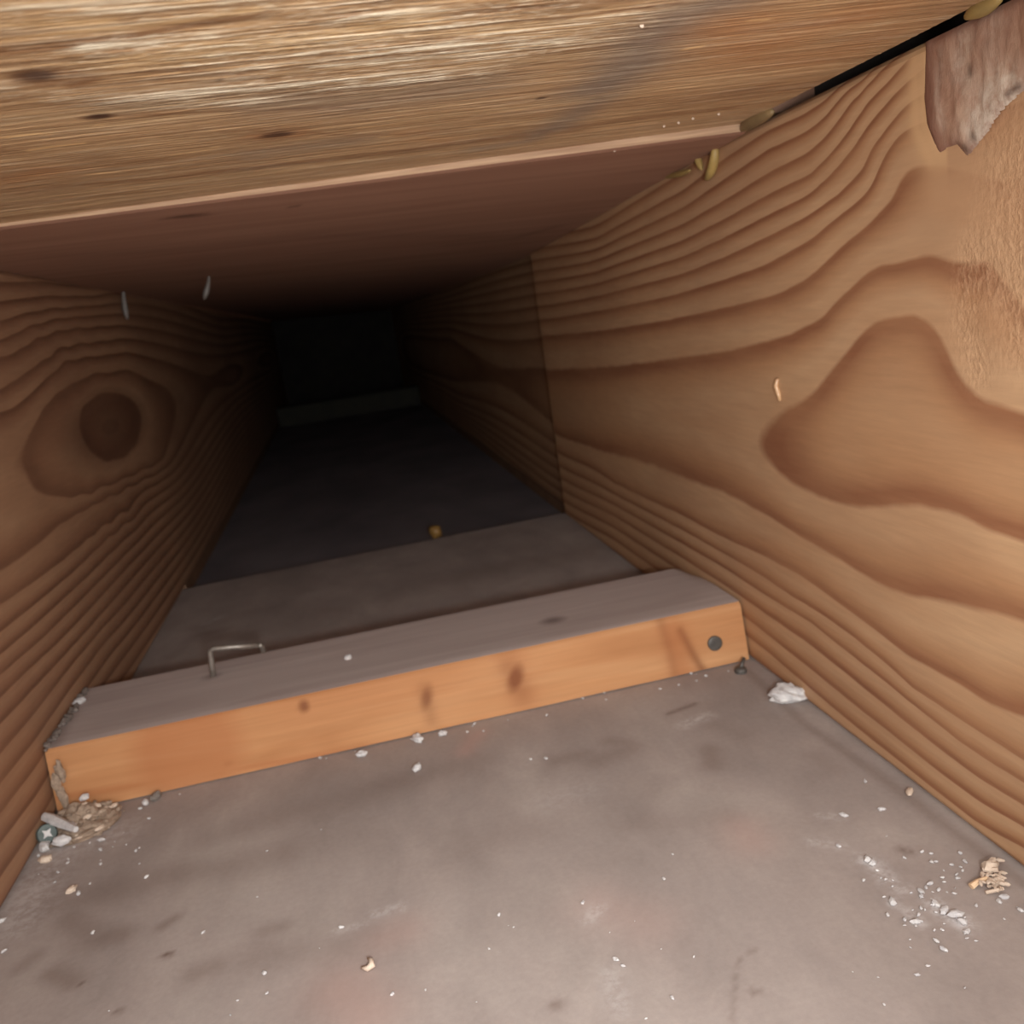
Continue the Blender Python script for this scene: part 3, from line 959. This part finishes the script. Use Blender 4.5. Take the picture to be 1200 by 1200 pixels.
xw = lambda a, b, d=.002: un(a, b, 0, W - d)
glue('glue_blob', [([xw(1130, 22), xw(1140, 14), xw(1152, 9), xw(1164, 3), xw(1176, -4)], [.0007, .0022, .0028, .0020, .0008])], M_GLUE,
     'yellow glue squeezed out above the bark pocket of the right joist')
glue('glue_blob', [([xw(868, 153, .003), xw(878, 143, .003), xw(892, 136, .003), xw(908, 130, .003)], [.0015, .0034, .0034, .0012])], M_GLUED,
     'olive glue smear at the right end of the pale plywood edge')
glue('glue_drip', [([xw(838, 170), xw(838, 184), xw(835, 197), xw(830, 207), xw(827, 211)], [.0018, .0024, .0026, .0022, .0008]),
                   ([xw(817, 178), xw(818, 190), xw(823, 200)], [.0018, .0022, .0010])], M_GLUE,
     'forked yellow-green glue drip hanging on the right joist under the plywood edge')
glue('glue_strand', [([xw(776, 207), xw(788, 206), xw(800, 203), xw(810, 199)], [.0008, .0016, .0018, .0008])], M_GLUE,
     'thin yellow glue strand left of the forked drip on the right joist')
yd = un(145, 350, 0, .005)[1]
hang = lambda y, *q: [un(a, b, 1, y) for a, b in q]
glue('glue_drip', [(hang(yd, (144, 334), (145, 352), (147, 364), (150, 376)), [.0012, .0020, .0032, .0010])], M_GLUEW,
     'pale glue drip hanging at the top of the left joist, nearer of two')
q1, q2, q3, q4 = hang(fl(245, 322, .2675)[1], (245, 318), (245, 330), (242, 342), (239, 352))
glue('glue_drip', [([q1, q2, q3, q4], [.0008, .0010, .0030, .0010])], M_GLUEW, 'pale glue drip hanging from the far plywood near the left joist, farther of two')
if 0: glue('glue_smear', [([un(10, 338, 0, .002), un(30, 330, 0, .003), un(48, 325, 0, .003), un(75, 330, 0, .002)], [.002, .004, .005, .002])], M_GLUED,
     'brownish glue smear along the top of the left joist')
q = fl(511, 626)
tag(MB().chunk((q[0], q[1], .003), .0070, 1, .8, .9, 0, .4, 3).build('resin_lump', M_AMBER, loc=tuple(q), smooth=True),
    'small amber lump on the far edge of the near drywall panel', 'lump')

# ------------------------------------------------------------------ debris
q = fl(924, 820)
mb = MB().chunk((q[0] - .0005, q[1], .0032), .0088, 1.15, .72, .5, -.55, .4, 5, (9, 14))
tag(mb.build('plaster_chunk', M_WHITE, loc=(q[0], q[1], 0)), 'white plaster chunk on the floor against the right joist', 'plaster chunk')
q = fl(1066, 931)
tag(MB().chunk((q[0], q[1], .0012), .0020, 1.3, .7, .6, .75, .3, 8).build('plaster_chip', M_CREAM, loc=(q[0], q[1], 0)),
    'cream oval chip on the floor close to the right joist', 'chip')

# splinter clump at the right
ca, cb = fl(1138, 1039, .001), fl(1157, 1029, .0015)
mb = MB().tube([ca, ca * .6 + cb * .4 + np.array([0, 0, .0006]), cb], [.0011, .0009, .0007], 7)
spl = mb.build('wood_splinter', M_SPLIT, loc=tuple(ca))
tag(spl, 'pale matchstick-like wood splinter sticking out of the small sawdust clump', 'splinter')
mb = MB()
for k in range(46):
    a, b = random.gauss(1165, 7), random.gauss(1036, 8)
    q = fl(a, b)
    mb.chunk((q[0], q[1], .0007 + random.random() * .0016), random.uniform(.0004, .0011), 1.5, .7, .6, random.random() * 3, .5, k, (4, 6))
q = fl(1161, 1022)
mb.chunk((q[0], q[1], .0024), .0026, 1.3, .8, .8, .4, .5, 77, (7, 10))
q = fl(1168, 1046)
mb.tube([fl(1155, 1046, .001), fl(1176, 1041, .0018)], .0006, 6)
mb.tube([fl(1152, 1019, .002), fl(1170, 1019, .003)], .0008, 6)
c = fl(1165, 1036)
tag(mb.build('sawdust_clump', M_CREAM, loc=(c[0], c[1], 0)), 'small clump of sawdust and wood bits near the right joist', 'sawdust', kind='stuff')

# shaving curl
pc = [fl(a, b, h) for a, b, h in ((424, 1134, .0008), (431, 1135, .0012), (436, 1131, .002), (435, 1126, .0026), (431, 1123, .0020))]
tag(MB().tube(pc, [.0005, .0010, .0013, .0009, .0003], 8).build('wood_shaving', M_CREAM, loc=tuple(pc[0]), smooth=True),
    'curled pale shaving on the drywall in front of the cross block', 'shaving')

# debris in the left corner: heap, plaster bits, screw
hc = fl(92, 968)
nt, npn = 16, 30
vs = []
for a in range(nt + 1):
    for b in range(npn):
        ph = 2 * math.pi * b / npn
        rr = .017 * a / nt
        x, y = hc[0] + rr * math.cos(ph) * 1.15, hc[1] + rr * math.sin(ph)
        back = np.clip((y - (yA - .018)) / .018, 0, 1)
        h = (1 - (a / nt) ** 1.5) * (.0045 + .009 * back) * (1 + .7 * mnoise.noise(Vector((x * 220, y * 220, 1)))) + .0009 * mnoise.noise(Vector((x * 900, y * 900, 4)))
        vs.append((max(x, .0005), min(y, yA - .0004), max(h, -.0005)))
fs = [(a * npn + b, (a + 1) * npn + b, (a + 1) * npn + (b + 1) % npn, a * npn + (b + 1) % npn) for a in range(nt) for b in range(npn)]
mb = MB().add(vs, fs)
for k in range(110):
    rr, ph = .016 * math.sqrt(random.random()), random.random() * 6.28
    x, y = hc[0] + rr * math.cos(ph) * 1.3, min(hc[1] + rr * math.sin(ph), yA - .001)
    back = np.clip((y - (yA - .018)) / .018, 0, 1)
    h = (1 - (rr / .017) ** 1.5) * (.0045 + .009 * back)
    mb.chunk((max(x, .001), y, h), random.uniform(.0005, .0017), 1.6, .8, .7, random.random() * 3, .5, k, (4, 6), random.choice([0, 0, 1]))
for a, b, h in ((70, 905, .020), (66, 920, .014), (74, 935, .010)):
    q = un(a, b, 1, yA - .002)
    mb.chunk((max(q[0], .002), yA - .0015, max(q[2], .002)), .0028, .8, .5, 2.0, 0, .5, int(a), (6, 8), 0)
tag(mb.build('sawdust_heap', [M_SAW, M_CREAM], loc=(hc[0], hc[1], 0)), 'heap of sawdust and crumbs in the left corner against the cross block', 'sawdust', kind='stuff')
a_, b_ = fl(53, 957, .009), fl(89, 972, .008)
mb = MB().tube([a_, a_ * .7 + b_ * .3, a_ * .3 + b_ * .7, b_], [.0022, .0026, .0021, .0014], 7)
tag(mb.build('plaster_stick', M_WHITE, loc=tuple(a_)), 'white elongated plaster sliver lying on the heap in the left corner', 'plaster chunk')
for (a, b, z, r, sd, lab) in [
    (83, 968, .0062, .0030, 21, 'white plaster bit under the right end of the white sliver'),
    (72, 985, .0035, .0034, 22, 'white plaster bit just right of the screw head'),
    (99, 934, .0100, .0022, 23, 'small white plaster bit on top of the left corner heap'),
    (52, 992, .0016, .0032, 24, 'white plaster bit below the screw head'),
    (53, 1007, .0012, .0026, 25, 'cream sliver on the floor below the left corner heap'),
    (84, 1042, .0010, .0020, 26, 'cream chip on the floor near the bottom left'),
]:
    q = fl(a, b, z)
    tag(MB().chunk(q, r, 1.25, .75, .65, sd, .4, sd).build('plaster_bit', M_WHITE if sd < 25 else M_CREAM, loc=tuple(q)), lab, 'plaster chunk')
sc = fl(55, 977, .0052)
dirv = Vector((CP - sc)).normalized()
dirv = (dirv + Vector((.2, 0, .1))).normalized()
sv = Vector(sc)
screw = empty('screw', tuple(sc))
tag(screw, 'screw with dark green-gray head and white-filled recess in the left corner debris', 'screw')
back_ = Vector((0.0, 0.55, -0.14)).normalized()
MB().tube([sv - dirv * .0030, sv - dirv * .0012, sv, sv + dirv * .0006], [.0022, .0042, .0046, .0040], 20).build('head', M_SCREW, parent=screw, smooth=False)
MB().tube([sv - dirv * .0016, sv - dirv * .006, sv - dirv * .013], [.0018, .0018, .0012], 10).build('shank', M_SCREW, parent=screw)
ax = dirv.orthogonal().normalized()
ay = dirv.cross(ax)
star = [sv + dirv * .00075 + (ax * math.cos(k * math.pi / 4) + ay * math.sin(k * math.pi / 4)) * (.0027 if k % 2 == 0 else .0012) for k in range(8)]
star2 = [p - dirv * .0012 for p in star]
MB().add([tuple(p) for p in star + star2], [tuple(range(8))] + [(k, k + 8, (k + 1) % 8 + 8, (k + 1) % 8) for k in range(8)]).build(
    'recess', M_WHITE, parent=screw)['label'] = 'white plaster-filled cross recess'

# gray dust where the block meets the left joist
mb = MB()
for k in range(26):
    t = k / 25
    y = yB + t * (yR - yB) * .95
    mb.chunk((.0012 + random.random() * .0022, y, HS + random.random() * .0016), random.uniform(.0010, .0024), 1, 1.5, .7, random.random(), .5, k, (4, 6))
tag(mb.build('dust_line', M_GRAYD, loc=(.002, yB, HS)), 'gray dust along the left end of the cross block', 'dust', kind='stuff')
q = fl(94, 824, HS)
tag(MB().chunk((q[0], q[1], HS + .0012), .0026, 1.2, .9, .7, .3, .4, 31).build('plaster_bit', M_WHITE, loc=(q[0], q[1], HS)),
    'white plaster bit on the left end of the cross block top', 'plaster chunk')
q = fl(408, 772, HS)
tag(MB().chunk((q[0], q[1], HS + .0009), .0021, 1, 1, .8, .3, .3, 32).build('plaster_bit', M_WHITE, loc=(q[0], q[1], HS)),
    'single white speck on the middle of the cross block top', 'plaster chunk')
base = [((424, 886), .0024, 'white speck at the foot of the block under its small dark left knot'), ((489, 902), .0024, 'white speck on the floor below the middle knot of the block'),
        ((490, 868), .0030, 'white speck touching the foot of the block below the middle knot'), ((519, 861), .0020, 'white speck at the foot of the block right of the middle knot'),
        ((183, 936), .0028, 'yellowish chip at the foot of the block right of the left corner heap'), ((171, 942), .0020, 'white chip at the foot of the block beside the yellowish chip')]
for k, ((a, b), r, lab) in enumerate(base):
    q = fl(a, b)
    tag(MB().chunk((q[0], min(q[1], yA - r * 1.2), r * .5), r, 1.2, .8, .7, k, .4, 40 + k).build('plaster_bit', M_GLUEW if k == 4 else M_WHITE, loc=(q[0], q[1], 0)), lab, 'plaster chunk')

# loose crumbs strewn over the drywall
mb = MB()
cr = [(1033, 949, 1.2), (989, 956, 1.3), (1014, 916, .9), (983, 992, 1), (1017, 1008, 1.6), (1023, 1012, 1.5), (1046, 1058, 1.4), (1097, 1060, 1.3), (1106, 1069, 1.6), (1120, 1073, 1.9),
      (1127, 1081, 1.5), (1073, 1081, 1.3), (1133, 1092, 1.2), (1097, 1103, .9), (1106, 1113, 1), (1079, 1045, 1), (1090, 1036, 1), (1125, 1000, .8), (1131, 1010, .8), (1177, 1052, 1.2),
      (1171, 1057, 1), (1196, 1067, 1), (172, 1028, 1), (109, 1093, .9), (310, 1141, 1), (313, 1164, .6), (460, 1165, .7), (585, 1072, .8), (640, 889, 1), (622, 890, .8), (778, 1030, .7),
      (683, 1058, .8), (722, 1125, .9), (730, 1132, .7), (788, 1170, .7), (573, 1112, .5), (119, 985, 1.5), (118, 996, 1.2), (92, 1048, 1.2), (5, 1115, 1), (2, 1080, 1.4), (400, 1087, .8), (238, 1093, .7)]
for k in range(60):
    cr.append((random.gauss(1090, 38), random.gauss(1060, 28), random.uniform(.3, .8)))
for k in range(30):
    cr.append((random.uniform(20, 180), random.gauss(1000, 35), random.uniform(.3, .9)))
for k in range(26):
    cr.append((random.uniform(100, 1150), random.uniform(960, 1195), random.uniform(.2, .45)))
for k in range(24):
    a = random.uniform(140, 860)
    cr.append((a, 938 - (a - 140) * .226 + random.uniform(2, 16), random.uniform(.4, .9)))
for k, (a, b, r) in enumerate(cr):
    q = fl(a, b)
    if not (.002 < q[0] < W - .002):
        continue
    r *= .001
    mb.chunk((q[0], q[1], r * .35), r, 1.4, .8, .6, random.random() * 3, .4, k, (4, 6))
tag(mb.build('plaster_crumbs', M_WHITE, loc=(W / 2, .3, 0)), 'loose white plaster crumbs strewn over the drywall floor', 'crumbs', kind='stuff')
mb = MB()
for a, b, z in ((778, 147, ZN), (812, 138, ZN), (842, 133, ZN), (720, 176, .268), (405, 222, .2695), (752, 29, ZN), (795, 143, ZN)):
    q = fl(a, b, z)
    mb.chunk((q[0], q[1], z - .0003), .0006, 1, 1, .8, 0, .3, int(a), (5, 7))
tag(mb.build('plaster_specks', M_CREAM, loc=(.3, .35, ZN)), 'tiny pale specks stuck to the plywood near the right joist', 'crumbs', kind='stuff')

# alike pieces share a group
for key, grp in (('plaster_bit', 'plaster bits left on the drywall and the cross block'), ('wooden_joist', 'joists along the bay'),
                 ('wood_block', 'cross blocks between the joists'), ('glue', 'construction glue squeezed out at the joist tops')):
    for o in S.objects:
        if o.parent is None and o.name.startswith(key):
            o['group'] = grp
